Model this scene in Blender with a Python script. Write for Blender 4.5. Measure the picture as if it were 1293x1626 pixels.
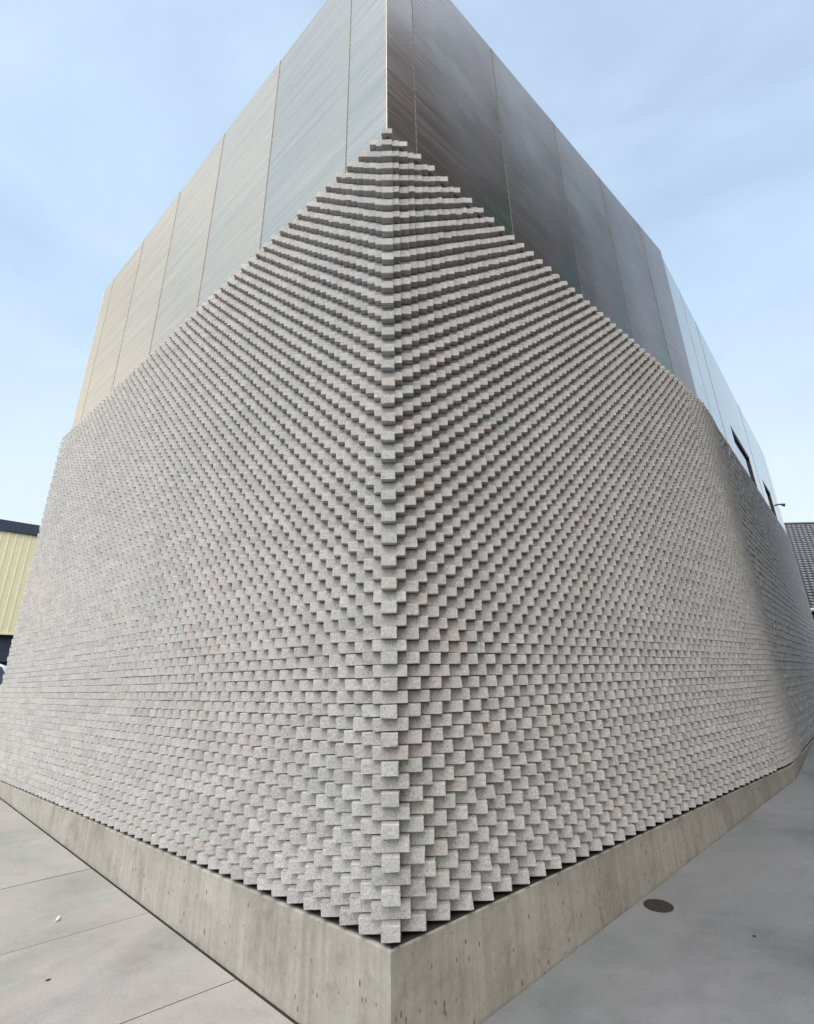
import bpy, math, random
import numpy as np
from mathutils import Vector, Matrix

random.seed(7)
rng = np.random.default_rng(7)
for o in list(bpy.data.objects):
    bpy.data.objects.remove(o)
scene = bpy.context.scene
COL = scene.collection
R = math.radians

# ------------------------------------------------------------------ camera
EYE = 1.574                                   # eye height above the paving at the plinth corner
F_PX, CX, CY, TILT, ROLL = 869.80, 656.44, 714.89, 0.395931, -0.023805
IW, IH = 1293.0, 1626.0
cd = bpy.data.cameras.new('camera')
cam = bpy.data.objects.new('camera', cd)
COL.objects.link(cam)
right = Vector((1, 0, 0))
fwd = Vector((0, math.cos(TILT), math.sin(TILT)))
down = Vector((0, math.sin(TILT), -math.cos(TILT)))
cr, sr = math.cos(ROLL), math.sin(ROLL)
cright = cr * right - sr * down
cdown = sr * right + cr * down
m = Matrix.Identity(4)
for i in range(3):
    m[i][0], m[i][1], m[i][2] = cright[i], -cdown[i], -fwd[i]
m[2][3] = EYE
cam.matrix_world = m
cd.sensor_fit = 'VERTICAL'
cd.sensor_height = 36.0
cd.lens = 36.0 * F_PX / IH
cd.shift_x = -(CX - IW / 2) / IH
cd.shift_y = (CY - IH / 2) / IH
cd.clip_start = 0.05
cd.clip_end = 2000
scene.camera = cam

# ------------------------------------------------------------------ sky, sun, exposure
SUN_EL, SUN_AZ = 46.0, -179.0                 # azimuth clockwise from +Y
SKY_STRENGTH, SUN_STRENGTH, EXPOSURE = 0.11, 1.5, 1.08
world = bpy.data.worlds.new('World')
scene.world = world
world.use_nodes = True
wn = world.node_tree
for n in list(wn.nodes):
    wn.nodes.remove(n)


def N(nt, typ, **kw):
    n = nt.nodes.new(typ)
    for k, v in kw.items():
        if k == 'ins':
            for a, b in v.items():
                n.inputs[a].default_value = b
        else:
            setattr(n, k, v)
    return n


sky = N(wn, 'ShaderNodeTexSky', sky_type='NISHITA', sun_disc=False, sun_elevation=R(SUN_EL),
        sun_rotation=R(SUN_AZ), air_density=1.0, dust_density=3.2, ozone_density=1.5, altitude=50)
tc = N(wn, 'ShaderNodeTexCoord')
mp = N(wn, 'ShaderNodeMapping', ins={'Scale': (1.0, 1.3, 2.6), 'Rotation': (0.25, 0.3, 0.5)})
nz = N(wn, 'ShaderNodeTexNoise', ins={'Scale': 1.7, 'Detail': 6.0, 'Roughness': 0.52, 'Distortion': 0.4})
rp = N(wn, 'ShaderNodeMapRange', ins={'From Min': 0.34, 'From Max': 0.72, 'To Min': 0.38, 'To Max': 0.60})
cl = N(wn, 'ShaderNodeMixRGB', ins={'Color2': (4.2, 5.25, 6.2, 1)})
bg = N(wn, 'ShaderNodeBackground', ins={'Strength': SKY_STRENGTH})
wo = N(wn, 'ShaderNodeOutputWorld')
wn.links.new(tc.outputs['Generated'], mp.inputs['Vector'])
wn.links.new(mp.outputs['Vector'], nz.inputs['Vector'])
wn.links.new(nz.outputs['Fac'], rp.inputs['Value'])
wn.links.new(rp.outputs['Result'], cl.inputs['Fac'])
wn.links.new(sky.outputs['Color'], cl.inputs['Color1'])
sx = N(wn, 'ShaderNodeSeparateXYZ'); wn.links.new(tc.outputs['Generated'], sx.inputs[0])
hz = N(wn, 'ShaderNodeMapRange', interpolation_type='SMOOTHSTEP', ins={'From Min': -0.05, 'From Max': 0.62, 'To Min': 0.72, 'To Max': 0.0})
wn.links.new(sx.outputs['Z'], hz.inputs['Value'])
hm = N(wn, 'ShaderNodeMixRGB', ins={'Color2': (4.05, 4.1, 4.5, 1)})
wn.links.new(hz.outputs['Result'], hm.inputs['Fac']); wn.links.new(cl.outputs['Color'], hm.inputs['Color1'])
wn.links.new(hm.outputs['Color'], bg.inputs['Color'])
wn.links.new(bg.outputs['Background'], wo.inputs['Surface'])

sd = bpy.data.lights.new('sun', 'SUN')
sd.energy = SUN_STRENGTH
sd.angle = R(76)
sd.color = (1.0, 0.92, 0.80)
sun = bpy.data.objects.new('sun', sd)
COL.objects.link(sun)
az = R(SUN_AZ)
to_sun = Vector((math.sin(az) * math.cos(R(SUN_EL)), math.cos(az) * math.cos(R(SUN_EL)), math.sin(R(SUN_EL))))
sun.rotation_euler = to_sun.to_track_quat('Z', 'Y').to_euler()

scene.view_settings.view_transform = 'Standard'
scene.view_settings.look = 'None'
scene.view_settings.exposure = EXPOSURE
scene.view_settings.gamma = 1.0
scene.view_settings.use_curve_mapping = False


# ------------------------------------------------------------------ helpers
def link(o, parent=None):
    COL.objects.link(o)
    if parent is not None:
        o.parent = parent
    return o


def empty(name, loc=(0, 0, 0), rz=0):
    o = bpy.data.objects.new(name, None)
    o.empty_display_size = 0.2
    o.location = loc
    o.rotation_euler = (0, 0, rz)
    COL.objects.link(o)
    return o


def tag(o, label=None, cat=None, group=None, kind=None):
    if label: o['label'] = label
    if cat: o['category'] = cat
    if group: o['group'] = group
    if kind: o['kind'] = kind
    return o


def mesh_obj(name, verts, faces, mat, parent=None, smooth=False):
    me = bpy.data.meshes.new(name)
    me.from_pydata([tuple(v) for v in verts], [], [tuple(f) for f in faces])
    me.update()
    if mat: me.materials.append(mat)
    if smooth:
        for p in me.polygons: p.use_smooth = True
    return link(bpy.data.objects.new(name, me), parent)


class MB:
    """collects shapes for one mesh"""
    def __init__(s): s.v = []; s.f = []
    def add(s, v, f):
        b = len(s.v); s.v += [tuple(x) for x in v]; s.f += [tuple(i + b for i in q) for q in f]
    def box(s, lo, hi, ax=None, org=(0, 0, 0), ch=0.0):
        v, f = chamfer_box(lo, hi, ch) if ch > 0 else plain_box(lo, hi)
        v = np.array(v, float)
        if ax is not None:
            v = v @ np.array(ax, float)
        s.add(v + np.array(org, float), f)
    def tube(s, pts, r, n=8, cap=True):
        rings = []
        pts = [Vector(p) for p in pts]
        for i, p in enumerate(pts):
            d = (pts[min(i + 1, len(pts) - 1)] - pts[max(i - 1, 0)]).normalized()
            u = d.orthogonal().normalized(); w = d.cross(u)
            rr = r[i] if isinstance(r, (list, tuple)) else r
            rings.append([p + rr * (math.cos(2 * math.pi * k / n) * u + math.sin(2 * math.pi * k / n) * w) for k in range(n)])
        v = [q for g in rings for q in g]; f = []
        for i in range(len(pts) - 1):
            for k in range(n):
                f.append((i * n + k, i * n + (k + 1) % n, (i + 1) * n + (k + 1) % n, (i + 1) * n + k))
        if cap:
            f.append(tuple(range(n))[::-1]); f.append(tuple((len(pts) - 1) * n + k for k in range(n)))
        s.add(v, f)
    def build(s, name, mat, parent=None, smooth=False):
        return mesh_obj(name, s.v, s.f, mat, parent, smooth)


def plain_box(lo, hi):
    x0, y0, z0 = lo; x1, y1, z1 = hi
    v = [(x0, y0, z0), (x1, y0, z0), (x1, y1, z0), (x0, y1, z0), (x0, y0, z1), (x1, y0, z1), (x1, y1, z1), (x0, y1, z1)]
    f = [(0, 3, 2, 1), (4, 5, 6, 7), (0, 1, 5, 4), (1, 2, 6, 5), (2, 3, 7, 6), (3, 0, 4, 7)]
    return v, f


def chamfer_topology():
    """24 vertices: for each of 8 corners, one vertex on each of the 3 faces meeting there"""
    idx = {}
    corners = [(sx, sy, sz) for sx in (0, 1) for sy in (0, 1) for sz in (0, 1)]
    order = []
    for c in corners:
        for a in range(3):
            idx[(c, a)] = len(order); order.append((c, a))
    faces = []
    def quad(vs):
        faces.append(vs)
    for a in range(3):
        b, c = (a + 1) % 3, (a + 2) % 3
        for s in (0, 1):
            q = []
            for (p, r) in ((0, 0), (1, 0), (1, 1), (0, 1)):
                k = [0, 0, 0]; k[a] = s; k[b] = p; k[c] = r
                q.append(idx[(tuple(k), a)])
            quad(q if s == 1 else q[::-1])
    for a in range(3):                        # edges along axis a
        b, c = (a + 1) % 3, (a + 2) % 3
        for sb in (0, 1):
            for sc in (0, 1):
                k0 = [0, 0, 0]; k0[b] = sb; k0[c] = sc; k1 = list(k0); k1[a] = 1
                q = [idx[(tuple(k0), b)], idx[(tuple(k1), b)], idx[(tuple(k1), c)], idx[(tuple(k0), c)]]
                quad(q if (sb == sc) == False else q[::-1])
    for c in corners:
        t = [idx[(c, 0)], idx[(c, 1)], idx[(c, 2)]]
        quad(t if (sum(c) % 2 == 1) else t[::-1])
    return order, faces


CH_ORDER, CH_FACES = chamfer_topology()


def chamfer_box(lo, hi, ch):
    v = []
    for c, a in CH_ORDER:
        p = [0, 0, 0]
        for k in range(3):
            inset = 0 if k == a else ch
            p[k] = (hi[k] - inset) if c[k] else (lo[k] + inset)
        v.append(p)
    return v, CH_FACES


# fix orientation of the chamfer faces once (outward normals)
def _fix():
    v, f = chamfer_box((-1, -1, -1), (1, 1, 1), 0.2)
    v = np.array(v); out = []
    for q in f:
        p = v[list(q)]
        n = np.cross(p[1] - p[0], p[2] - p[0])
        out.append(tuple(q) if n @ p.mean(0) > 0 else tuple(q[::-1]))
    return out
CH_FACES = _fix()


# ------------------------------------------------------------------ materials
def new_mat(name):
    mt = bpy.data.materials.new(name)
    mt.use_nodes = True
    nt = mt.node_tree
    b = nt.nodes['Principled BSDF']
    return mt, nt, b


def L(nt, a, b): nt.links.new(a, b)


def ramp(nt, fac, stops):
    r = nt.nodes.new('ShaderNodeValToRGB')
    el = r.color_ramp.elements
    while len(el) < len(stops): el.new(0.5)
    for e, (p, c) in zip(el, stops):
        e.position = p; e.color = c if len(c) == 4 else (*c, 1)
    if fac is not None: L(nt, fac, r.inputs['Fac'])
    return r


def noise(nt, vec, scale, detail=4, rough=0.55, mapping=None, dist=0.0):
    if mapping:
        mp = N(nt, 'ShaderNodeMapping', ins={'Scale': mapping}); L(nt, vec, mp.inputs['Vector']); vec = mp.outputs['Vector']
    n = N(nt, 'ShaderNodeTexNoise', ins={'Scale': scale, 'Detail': detail, 'Roughness': rough, 'Distortion': dist})
    L(nt, vec, n.inputs['Vector'])
    return n


def mixc(nt, fac, a, b, blend='MIX'):
    n = N(nt, 'ShaderNodeMixRGB', blend_type=blend)
    for s, x in ((0, fac), (1, a), (2, b)):
        if hasattr(x, 'default_value') or hasattr(x, 'links'): L(nt, x, n.inputs[s])
        else: n.inputs[s].default_value = x if s == 0 else ((*x, 1) if len(x) == 3 else x)
    return n.outputs['Color']


def bump(nt, b, h, strength, dist):
    n = N(nt, 'ShaderNodeBump', ins={'Strength': strength, 'Distance': dist})
    L(nt, h, n.inputs['Height']); L(nt, n.outputs['Normal'], b.inputs['Normal'])
    return n


def simple(name, col, rough=0.6, metal=0.0, var=0.12, scale=6.0, bmp=0.0):
    mt, nt, b = new_mat(name)
    g = N(nt, 'ShaderNodeNewGeometry')
    nz = noise(nt, g.outputs['Position'], scale, 5)
    lo = tuple(c * (1 - var) for c in col); hi = tuple(min(1, c * (1 + var)) for c in col)
    r = ramp(nt, nz.outputs['Fac'], [(0.3, lo), (0.7, hi)])
    L(nt, r.outputs['Color'], b.inputs['Base Color'])
    b.inputs['Roughness'].default_value = rough
    b.inputs['Metallic'].default_value = metal
    if bmp: bump(nt, b, nz.outputs['Fac'], 0.4, bmp)
    return mt


def brick_material():
    mt, nt, b = new_mat('split_granite')
    g = N(nt, 'ShaderNodeNewGeometry'); oi = N(nt, 'ShaderNodeObjectInfo')
    ad = N(nt, 'ShaderNodeMath', operation='ADD'); L(nt, g.outputs['Random Per Island'], ad.inputs[0]); L(nt, oi.outputs['Random'], ad.inputs[1])
    fr = N(nt, 'ShaderNodeMath', operation='FRACT'); L(nt, ad.outputs[0], fr.inputs[0])
    tone = ramp(nt, fr.outputs[0], [(0.0, (0.455, 0.455, 0.45)), (0.22, (0.485, 0.485, 0.48)), (0.5, (0.51, 0.508, 0.505)),
                                    (0.75, (0.545, 0.545, 0.54)), (0.90, (0.52, 0.505, 0.495)), (1.0, (0.525, 0.482, 0.468))])
    # large soft drifts of tint across the wall
    dr = noise(nt, g.outputs['Position'], 0.9, 3)
    drc = ramp(nt, dr.outputs['Fac'], [(0.32, (0.95, 0.965, 0.96)), (0.46, (1.0, 1.005, 1.0)), (0.68, (1.03, 1.015, 1.015))])
    c = mixc(nt, 1.0, tone.outputs['Color'], drc.outputs['Color'], 'MULTIPLY')
    # crystals
    s1 = noise(nt, g.outputs['Position'], 150, 3, 0.7)
    k1 = ramp(nt, s1.outputs['Fac'], [(0.32, (0.25, 0.25, 0.24)), (0.45, (0.88, 0.88, 0.87)), (0.58, (1.02, 1.02, 1.02)), (0.70, (1.2, 1.2, 1.19))])
    c = mixc(nt, 0.7, c, k1.outputs['Color'], 'MULTIPLY')
    s2 = noise(nt, g.outputs['Position'], 60, 3, 0.6)
    k2 = ramp(nt, s2.outputs['Fac'], [(0.35, (0.86, 0.85, 0.84)), (0.6, (1.03, 1.03, 1.03))])
    c = mixc(nt, 0.8, c, k2.outputs['Color'], 'MULTIPLY')
    L(nt, c, b.inputs['Base Color'])
    b.inputs['Roughness'].default_value = 0.85
    b.inputs['Specular IOR Level'].default_value = 0.25
    h = noise(nt, g.outputs['Position'], 55, 5, 0.65)
    bump(nt, b, h.outputs['Fac'], 0.8, 0.008)
    return mt


def concrete_material(name, base, dark, vertical=True, pits=True):
    mt, nt, b = new_mat(name)
    g = N(nt, 'ShaderNodeNewGeometry'); P = g.outputs['Position']
    n1 = noise(nt, P, 1.3, 5, 0.55)
    c1 = ramp(nt, n1.outputs['Fac'], [(0.3, dark), (0.5, base), (0.72, tuple(x * 1.09 for x in base))])
    c = c1.outputs['Color']
    nb = noise(nt, P, 4.5, 5, 0.62, dist=0.5)
    kb_ = ramp(nt, nb.outputs['Fac'], [(0.30, (0.74, 0.71, 0.66)), (0.44, (0.95, 0.94, 0.93)), (0.60, (1.04, 1.04, 1.03)), (0.72, (1.14, 1.13, 1.11))])
    c = mixc(nt, 0.85, c, kb_.outputs['Color'], 'MULTIPLY')
    if vertical:
        n2 = noise(nt, P, 1.0, 4, 0.6, mapping=(26, 26, 1.1))
        k2 = ramp(nt, n2.outputs['Fac'], [(0.3, (0.80, 0.79, 0.77)), (0.62, (1.05, 1.05, 1.04))])
        c = mixc(nt, 0.75, c, k2.outputs['Color'], 'MULTIPLY')
    n3 = noise(nt, P, 38, 4, 0.6)
    k3 = ramp(nt, n3.outputs['Fac'], [(0.32, (0.87, 0.87, 0.86)), (0.62, (1.04, 1.04, 1.04))])
    c = mixc(nt, 0.7, c, k3.outputs['Color'], 'MULTIPLY')
    height = n3.outputs['Fac']
    if pits:
        wrp = noise(nt, P, 9, 2)
        mpp = N(nt, 'ShaderNodeMapping', ins={'Scale': (1, 1, 0.5)}); L(nt, P, mpp.inputs['Vector'])
        vo = N(nt, 'ShaderNodeTexVoronoi', ins={'Scale': 24.0, 'Randomness': 1.0}); L(nt, mpp.outputs['Vector'], vo.inputs['Vector'])
        sz = N(nt, 'ShaderNodeMapRange', ins={'From Min': 0.35, 'From Max': 0.68, 'To Min': 0.03, 'To Max': 0.2}); L(nt, wrp.outputs['Fac'], sz.inputs['Value'])
        lt = N(nt, 'ShaderNodeMath', operation='LESS_THAN'); L(nt, vo.outputs['Distance'], lt.inputs[0]); L(nt, sz.outputs['Result'], lt.inputs[1])
        c = mixc(nt, lt.outputs[0], c, tuple(x * 0.42 for x in base))
        sb = N(nt, 'ShaderNodeMath', operation='SUBTRACT'); L(nt, n3.outputs['Fac'], sb.inputs[0]); L(nt, lt.outputs[0], sb.inputs[1])
        height = sb.outputs[0]
    L(nt, c, b.inputs['Base Color'])
    b.inputs['Roughness'].default_value = 0.8
    b.inputs['Specular IOR Level'].default_value = 0.3
    bump(nt, b, height, 0.35, 0.004)
    return mt


def paving_material(name, base, tint, rough=0.6):
    """trowelled concrete with sweeping drag marks and faint stains"""
    mt, nt, b = new_mat(name)
    g = N(nt, 'ShaderNodeNewGeometry'); P = g.outputs['Position']
    oi = N(nt, 'ShaderNodeObjectInfo')
    n1 = noise(nt, P, 0.9, 4, 0.5, dist=0.6)
    c1 = ramp(nt, n1.outputs['Fac'], [(0.30, tuple(x * y for x, y in zip(base, (0.78, 0.80, 0.79)))), (0.45, tuple(x * y for x, y in zip(base, (0.97, 1.0, 0.97)))), (0.55, tuple(x * y for x, y in zip(base, (1.05, 1.0, 0.99)))), (0.7, tint)])
    rt = N(nt, 'ShaderNodeMapping', ins={'Rotation': (0, 0, R(28)), 'Scale': (1.6, 4.0, 1)}); L(nt, P, rt.inputs['Vector'])
    n2 = noise(nt, rt.outputs['Vector'], 1.0, 6, 0.62, dist=0.9)
    k2 = ramp(nt, n2.outputs['Fac'], [(0.3, (0.92, 0.92, 0.92)), (0.46, (0.99, 0.99, 0.99)), (0.68, (1.045, 1.045, 1.045))])
    c = mixc(nt, 0.9, c1.outputs['Color'], k2.outputs['Color'], 'MULTIPLY')
    n3 = noise(nt, P, 75, 4, 0.7)
    k3 = ramp(nt, n3.outputs['Fac'], [(0.30, (0.80, 0.80, 0.79)), (0.5, (0.99, 0.99, 0.99)), (0.66, (1.08, 1.08, 1.08))])
    c = mixc(nt, 0.7, c, k3.outputs['Color'], 'MULTIPLY')
    n4 = noise(nt, P, 7, 4, 0.6)
    k4 = ramp(nt, n4.outputs['Fac'], [(0.28, (0.84, 0.83, 0.81)), (0.42, (0.98, 0.98, 0.98)), (0.7, (1.05, 1.05, 1.06))])
    c = mixc(nt, 0.6, c, k4.outputs['Color'], 'MULTIPLY')
    vo = N(nt, 'ShaderNodeTexVoronoi', ins={'Scale': 9.0, 'Randomness': 1.0}); L(nt, P, vo.inputs['Vector'])
    szn = noise(nt, P, 3.1, 2)
    szr = N(nt, 'ShaderNodeMapRange', ins={'From Min': 0.42, 'From Max': 0.72, 'To Min': 0.0, 'To Max': 0.075}); L(nt, szn.outputs['Fac'], szr.inputs['Value'])
    lt = N(nt, 'ShaderNodeMath', operation='LESS_THAN'); L(nt, vo.outputs['Distance'], lt.inputs[0]); L(nt, szr.outputs['Result'], lt.inputs[1])
    c = mixc(nt, lt.outputs[0], c, tuple(x * 0.5 for x in base))
    st = noise(nt, P, 0.42, 5, 0.6, dist=1.2)
    ks = ramp(nt, st.outputs['Fac'], [(0.34, (0.82, 0.83, 0.83)), (0.46, (0.98, 0.98, 0.98)), (0.50, (1.0, 1.0, 1.0)), (0.66, (1.08, 1.075, 1.07))])
    c = mixc(nt, 1.0, c, ks.outputs['Color'], 'MULTIPLY')
    sl = ramp(nt, oi.outputs['Random'], [(0, (0.95, 0.95, 0.95)), (1, (1.04, 1.035, 1.03))])
    c = mixc(nt, 1.0, c, sl.outputs['Color'], 'MULTIPLY')
    L(nt, c, b.inputs['Base Color'])
    rr = N(nt, 'ShaderNodeMapRange', ins={'From Min': 0.3, 'From Max': 0.7, 'To Min': rough - 0.1, 'To Max': rough + 0.14}); L(nt, n2.outputs['Fac'], rr.inputs['Value'])
    L(nt, rr.outputs['Result'], b.inputs['Roughness'])
    b.inputs['Specular IOR Level'].default_value = 0.18
    bump(nt, b, n3.outputs['Fac'], 0.2, 0.002)
    return mt


def metal_material(name, base, film=0.0):
    """bead-rolled stainless sheet: fine horizontal grain, slight oil-canning; FILM adds the faint heat tints of the sheet"""
    mt, nt, b = new_mat(name)
    tc = N(nt, 'ShaderNodeTexCoord'); P = tc.outputs['Object']
    oi = N(nt, 'ShaderNodeObjectInfo')
    cb = N(nt, 'ShaderNodeCombineXYZ'); L(nt, oi.outputs['Random'], cb.inputs[0]); L(nt, oi.outputs['Random'], cb.inputs[2])
    sc = N(nt, 'ShaderNodeVectorMath', operation='SCALE', ins={'Scale': 37.0}); L(nt, cb.outputs[0], sc.inputs[0])
    ad = N(nt, 'ShaderNodeVectorMath', operation='ADD'); L(nt, P, ad.inputs[0]); L(nt, sc.outputs[0], ad.inputs[1])
    V = ad.outputs[0]
    g1 = noise(nt, V, 1.0, 5, 0.7, mapping=(0.55, 1, 42))
    g2 = noise(nt, V, 1.0, 3, 0.6, mapping=(0.35, 1, 7))
    c1 = ramp(nt, g1.outputs['Fac'], [(0.28, tuple(x * 0.86 for x in base)), (0.5, base), (0.74, tuple(min(1, x * 1.13) for x in base))])
    c2 = ramp(nt, g2.outputs['Fac'], [(0.3, (0.93, 0.93, 0.93)), (0.7, (1.05, 1.05, 1.05))])
    c = mixc(nt, 1.0, c1.outputs['Color'], c2.outputs['Color'], 'MULTIPLY')
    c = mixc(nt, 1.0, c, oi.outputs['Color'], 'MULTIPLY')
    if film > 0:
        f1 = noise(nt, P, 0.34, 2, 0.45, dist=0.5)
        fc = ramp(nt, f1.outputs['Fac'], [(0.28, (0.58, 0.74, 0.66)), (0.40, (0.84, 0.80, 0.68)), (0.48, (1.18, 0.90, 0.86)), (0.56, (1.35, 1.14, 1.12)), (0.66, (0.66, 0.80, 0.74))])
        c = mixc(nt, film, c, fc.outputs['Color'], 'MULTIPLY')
    L(nt, c, b.inputs['Base Color'])
    b.inputs['Metallic'].default_value = 1.0
    rr = N(nt, 'ShaderNodeMapRange', ins={'From Min': 0.3, 'From Max': 0.7, 'To Min': 0.20, 'To Max': 0.30}); L(nt, g1.outputs['Fac'], rr.inputs['Value'])
    L(nt, rr.outputs['Result'], b.inputs['Roughness'])
    b.inputs['Anisotropic'].default_value = 0.75
    tg = N(nt, 'ShaderNodeTangent', direction_type='RADIAL', axis='Z'); L(nt, tg.outputs[0], b.inputs['Tangent'])
    oc = noise(nt, V, 1.1, 2, 0.4)
    mx = N(nt, 'ShaderNodeMath', operation='MULTIPLY_ADD', ins={1: 0.012}); L(nt, g1.outputs['Fac'], mx.inputs[0]); L(nt, oc.outputs['Fac'], mx.inputs[2])
    bump(nt, b, mx.outputs[0], 0.35, 0.03)
    return mt


M = {}
M['brick'] = brick_material()
M['plinth'] = concrete_material('plinth_concrete', (0.405, 0.39, 0.35), (0.33, 0.315, 0.28))
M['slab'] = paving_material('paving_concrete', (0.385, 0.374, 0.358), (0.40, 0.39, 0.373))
M['apron'] = paving_material('apron_concrete', (0.21, 0.225, 0.235), (0.245, 0.25, 0.27), 0.55)  # darker and bluer than the slabs: shade put into the base colour
M['asphalt'] = simple('added_asphalt', (0.06, 0.06, 0.06), 0.85, 0, 0.25, 25, 0.006)
M['metal'] = metal_material('brushed_stainless', (0.64, 0.60, 0.53))
M['metal_film'] = metal_material('tinted_stainless', (0.355, 0.37, 0.325), 1.0)  # base darker than the left sheets: dark reflections put into the colour
M['metal_pale'] = metal_material('pale_stainless', (0.66, 0.70, 0.65))  # paler base: the bright sky reflection is put into the colour
M['seam'] = simple('seam_steel', (0.2, 0.195, 0.185), 0.5, 0.6)
M['cap'] = simple('roof_edge_steel', (0.5, 0.49, 0.46), 0.4, 1.0)
M['core'] = simple('dark_backing', (0.055, 0.052, 0.05), 0.9)
M['flash'] = simple('dark_flashing', (0.05, 0.047, 0.045), 0.55, 0.2)
M['soil'] = simple('dark_joint_soil', (0.03, 0.025, 0.02), 0.95, 0, 0.3, 30, 0.01)
M['glass'] = simple('dark_window_glass', (0.012, 0.016, 0.02), 0.06)
M['frame'] = simple('dark_window_frame', (0.03, 0.032, 0.035), 0.4)
M['iron'] = simple('brown_cast_iron', (0.028, 0.022, 0.019), 0.7, 0.1, 0.25, 60, 0.002)
M['paper'] = simple('white_paper', (0.82, 0.81, 0.78), 0.8)
M['twig'] = simple('dark_leaf', (0.05, 0.04, 0.03), 0.8)
M['cream'] = simple('pale_yellow_sheet', (0.62, 0.60, 0.40), 0.5, 0, 0.05)
M['navy'] = simple('dark_navy_fascia', (0.028, 0.04, 0.06), 0.45)
M['void'] = simple('dark_interior', (0.02, 0.02, 0.022), 0.8)
M['tile'] = simple('grey_roof_tile', (0.20, 0.195, 0.20), 0.6, 0, 0.3, 14, 0.004)
M['gutter'] = simple('white_gutter', (0.75, 0.75, 0.74), 0.45)
M['render'] = simple('grey_render', (0.3, 0.29, 0.28), 0.85)
M['white_paint'] = simple('white_car_paint', (0.78, 0.78, 0.78), 0.25, 0, 0.02)
M['rubber'] = simple('tyre_rubber', (0.02, 0.02, 0.02), 0.8)
M['red_lens'] = simple('red_lamp_lens', (0.45, 0.01, 0.015), 0.2)
M['dark_brick'] = simple('dark_facade', (0.045, 0.043, 0.04), 0.7, 0, 0.25, 3)

# ------------------------------------------------------------------ plan of the building
C = np.array([-0.1543, 3.1213])                     # outer tip line at the corner, z in world = z above eye + EYE
RS = np.array([0.11981, 0.12068]); LS = np.array([-0.10728, 0.10237])   # brick step, right and left
dR = RS / np.hypot(*RS); dL = LS / np.hypot(*LS)
dF = np.array([math.sin(R(37.5)), math.cos(R(37.5))])
nR = np.array([dR[1], -dR[0]]); nL = np.array([-dL[1], dL[0]]); nF = np.array([dF[1], -dF[0]])
if nL[1] > 0: nL = -nL
LEN_L, LEN_R, LEN_F = 8.28, 6.95, 13.4
PB = C + dR * LEN_R
Z_BRICK = -1.0920 + EYE                              # underside of the lowest course
PAIR = 0.130                                         # two courses
NP = 41
Z_TOP = Z_BRICK + (NP - 1) * PAIR + 0.062
Z_ROOF = 7.29 + EYE
Z_PL = 0.457


def ground_z(y):
    y = min(max(y, -2.0), 12.0)
    return -0.1934 + 0.0620 * y


def v3(p, z): return (float(p[0]), float(p[1]), float(z))

# ------------------------------------------------------------------ ground
gy = [-80, -2, 0, 2, 4, 6, 8, 10, 12, 40, 120, 400]
gx = [-300, -60, -20, -8, 0, 8, 20, 60, 300]
gv = [(x, y, ground_z(y) - 0.075) for y in gy for x in gx]
gf = [(j * len(gx) + i, j * len(gx) + i + 1, (j + 1) * len(gx) + i + 1, (j + 1) * len(gx) + i) for j in range(len(gy) - 1) for i in range(len(gx) - 1)]
ground = tag(mesh_obj('ground', gv, gf, M['soil']), kind='structure')


def slab(name, poly, mat, parent, drop=0.07, ch=0.006, cuts=()):
    """a cast slab with softened arrises following the fall of the ground; poly counter-clockwise"""
    P = [np.array(p, float) for p in poly]
    # subdivide edges where the ground changes slope
    Q = []
    for i, a in enumerate(P):
        b = P[(i + 1) % len(P)]
        Q.append(a)
        ts = sorted(t for yc in (-2.0, 12.0) for t in [((yc - a[1]) / (b[1] - a[1])) if abs(b[1] - a[1]) > 1e-6 else -1] if 0.001 < t < 0.999)
        Q += [a + (b - a) * t for t in ts]
    P = Q
    cen = sum(P) / len(P)
    n = len(P)
    inner = []
    for i in range(n):
        e0 = P[i] - P[i - 1]; e1 = P[(i + 1) % n] - P[i]
        e0 = e0 / np.hypot(*e0); e1 = e1 / np.hypot(*e1)
        q = np.array([-e0[1], e0[0]]) + np.array([-e1[1], e1[0]])
        q = q / max(0.3, (q @ q) / 2)
        inner.append(P[i] + q * ch)
    v = [v3(p, ground_z(p[1]) - drop) for p in P] + [v3(p, ground_z(p[1]) - ch) for p in P] + [v3(p, ground_z(p[1])) for p in inner]
    f = []
    for i in range(n):
        j = (i + 1) % n
        f += [(i, j, n + j, n + i), (n + i, n + j, 2 * n + j, 2 * n + i)]
    f.append(tuple(range(2 * n, 3 * n)))
    return mesh_obj(name, v, f, mat, parent)


pav = tag(empty('pavement', (0, 0, 0)), kind='structure')
q_out = np.array([-0.79, -0.613]); q_out = q_out / np.hypot(*q_out)
gap_wall = 0.02
s_edges = [0.02 + 1.212 * k for k in range(0, 9)]
for i in range(len(s_edges) - 1):
    g0, g1 = (0.0045, 0.0045)
    if i == 2: g1 = 0.009
    if i == 3: g0 = 0.009
    a = C + dL * (s_edges[i] + g0) + nL * gap_wall
    b = C + dL * (s_edges[i + 1] - g1) + nL * gap_wall
    slab('paving_slab', [a, b, b + q_out * 3.1, a + q_out * 3.1], M['slab'], pav)
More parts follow.
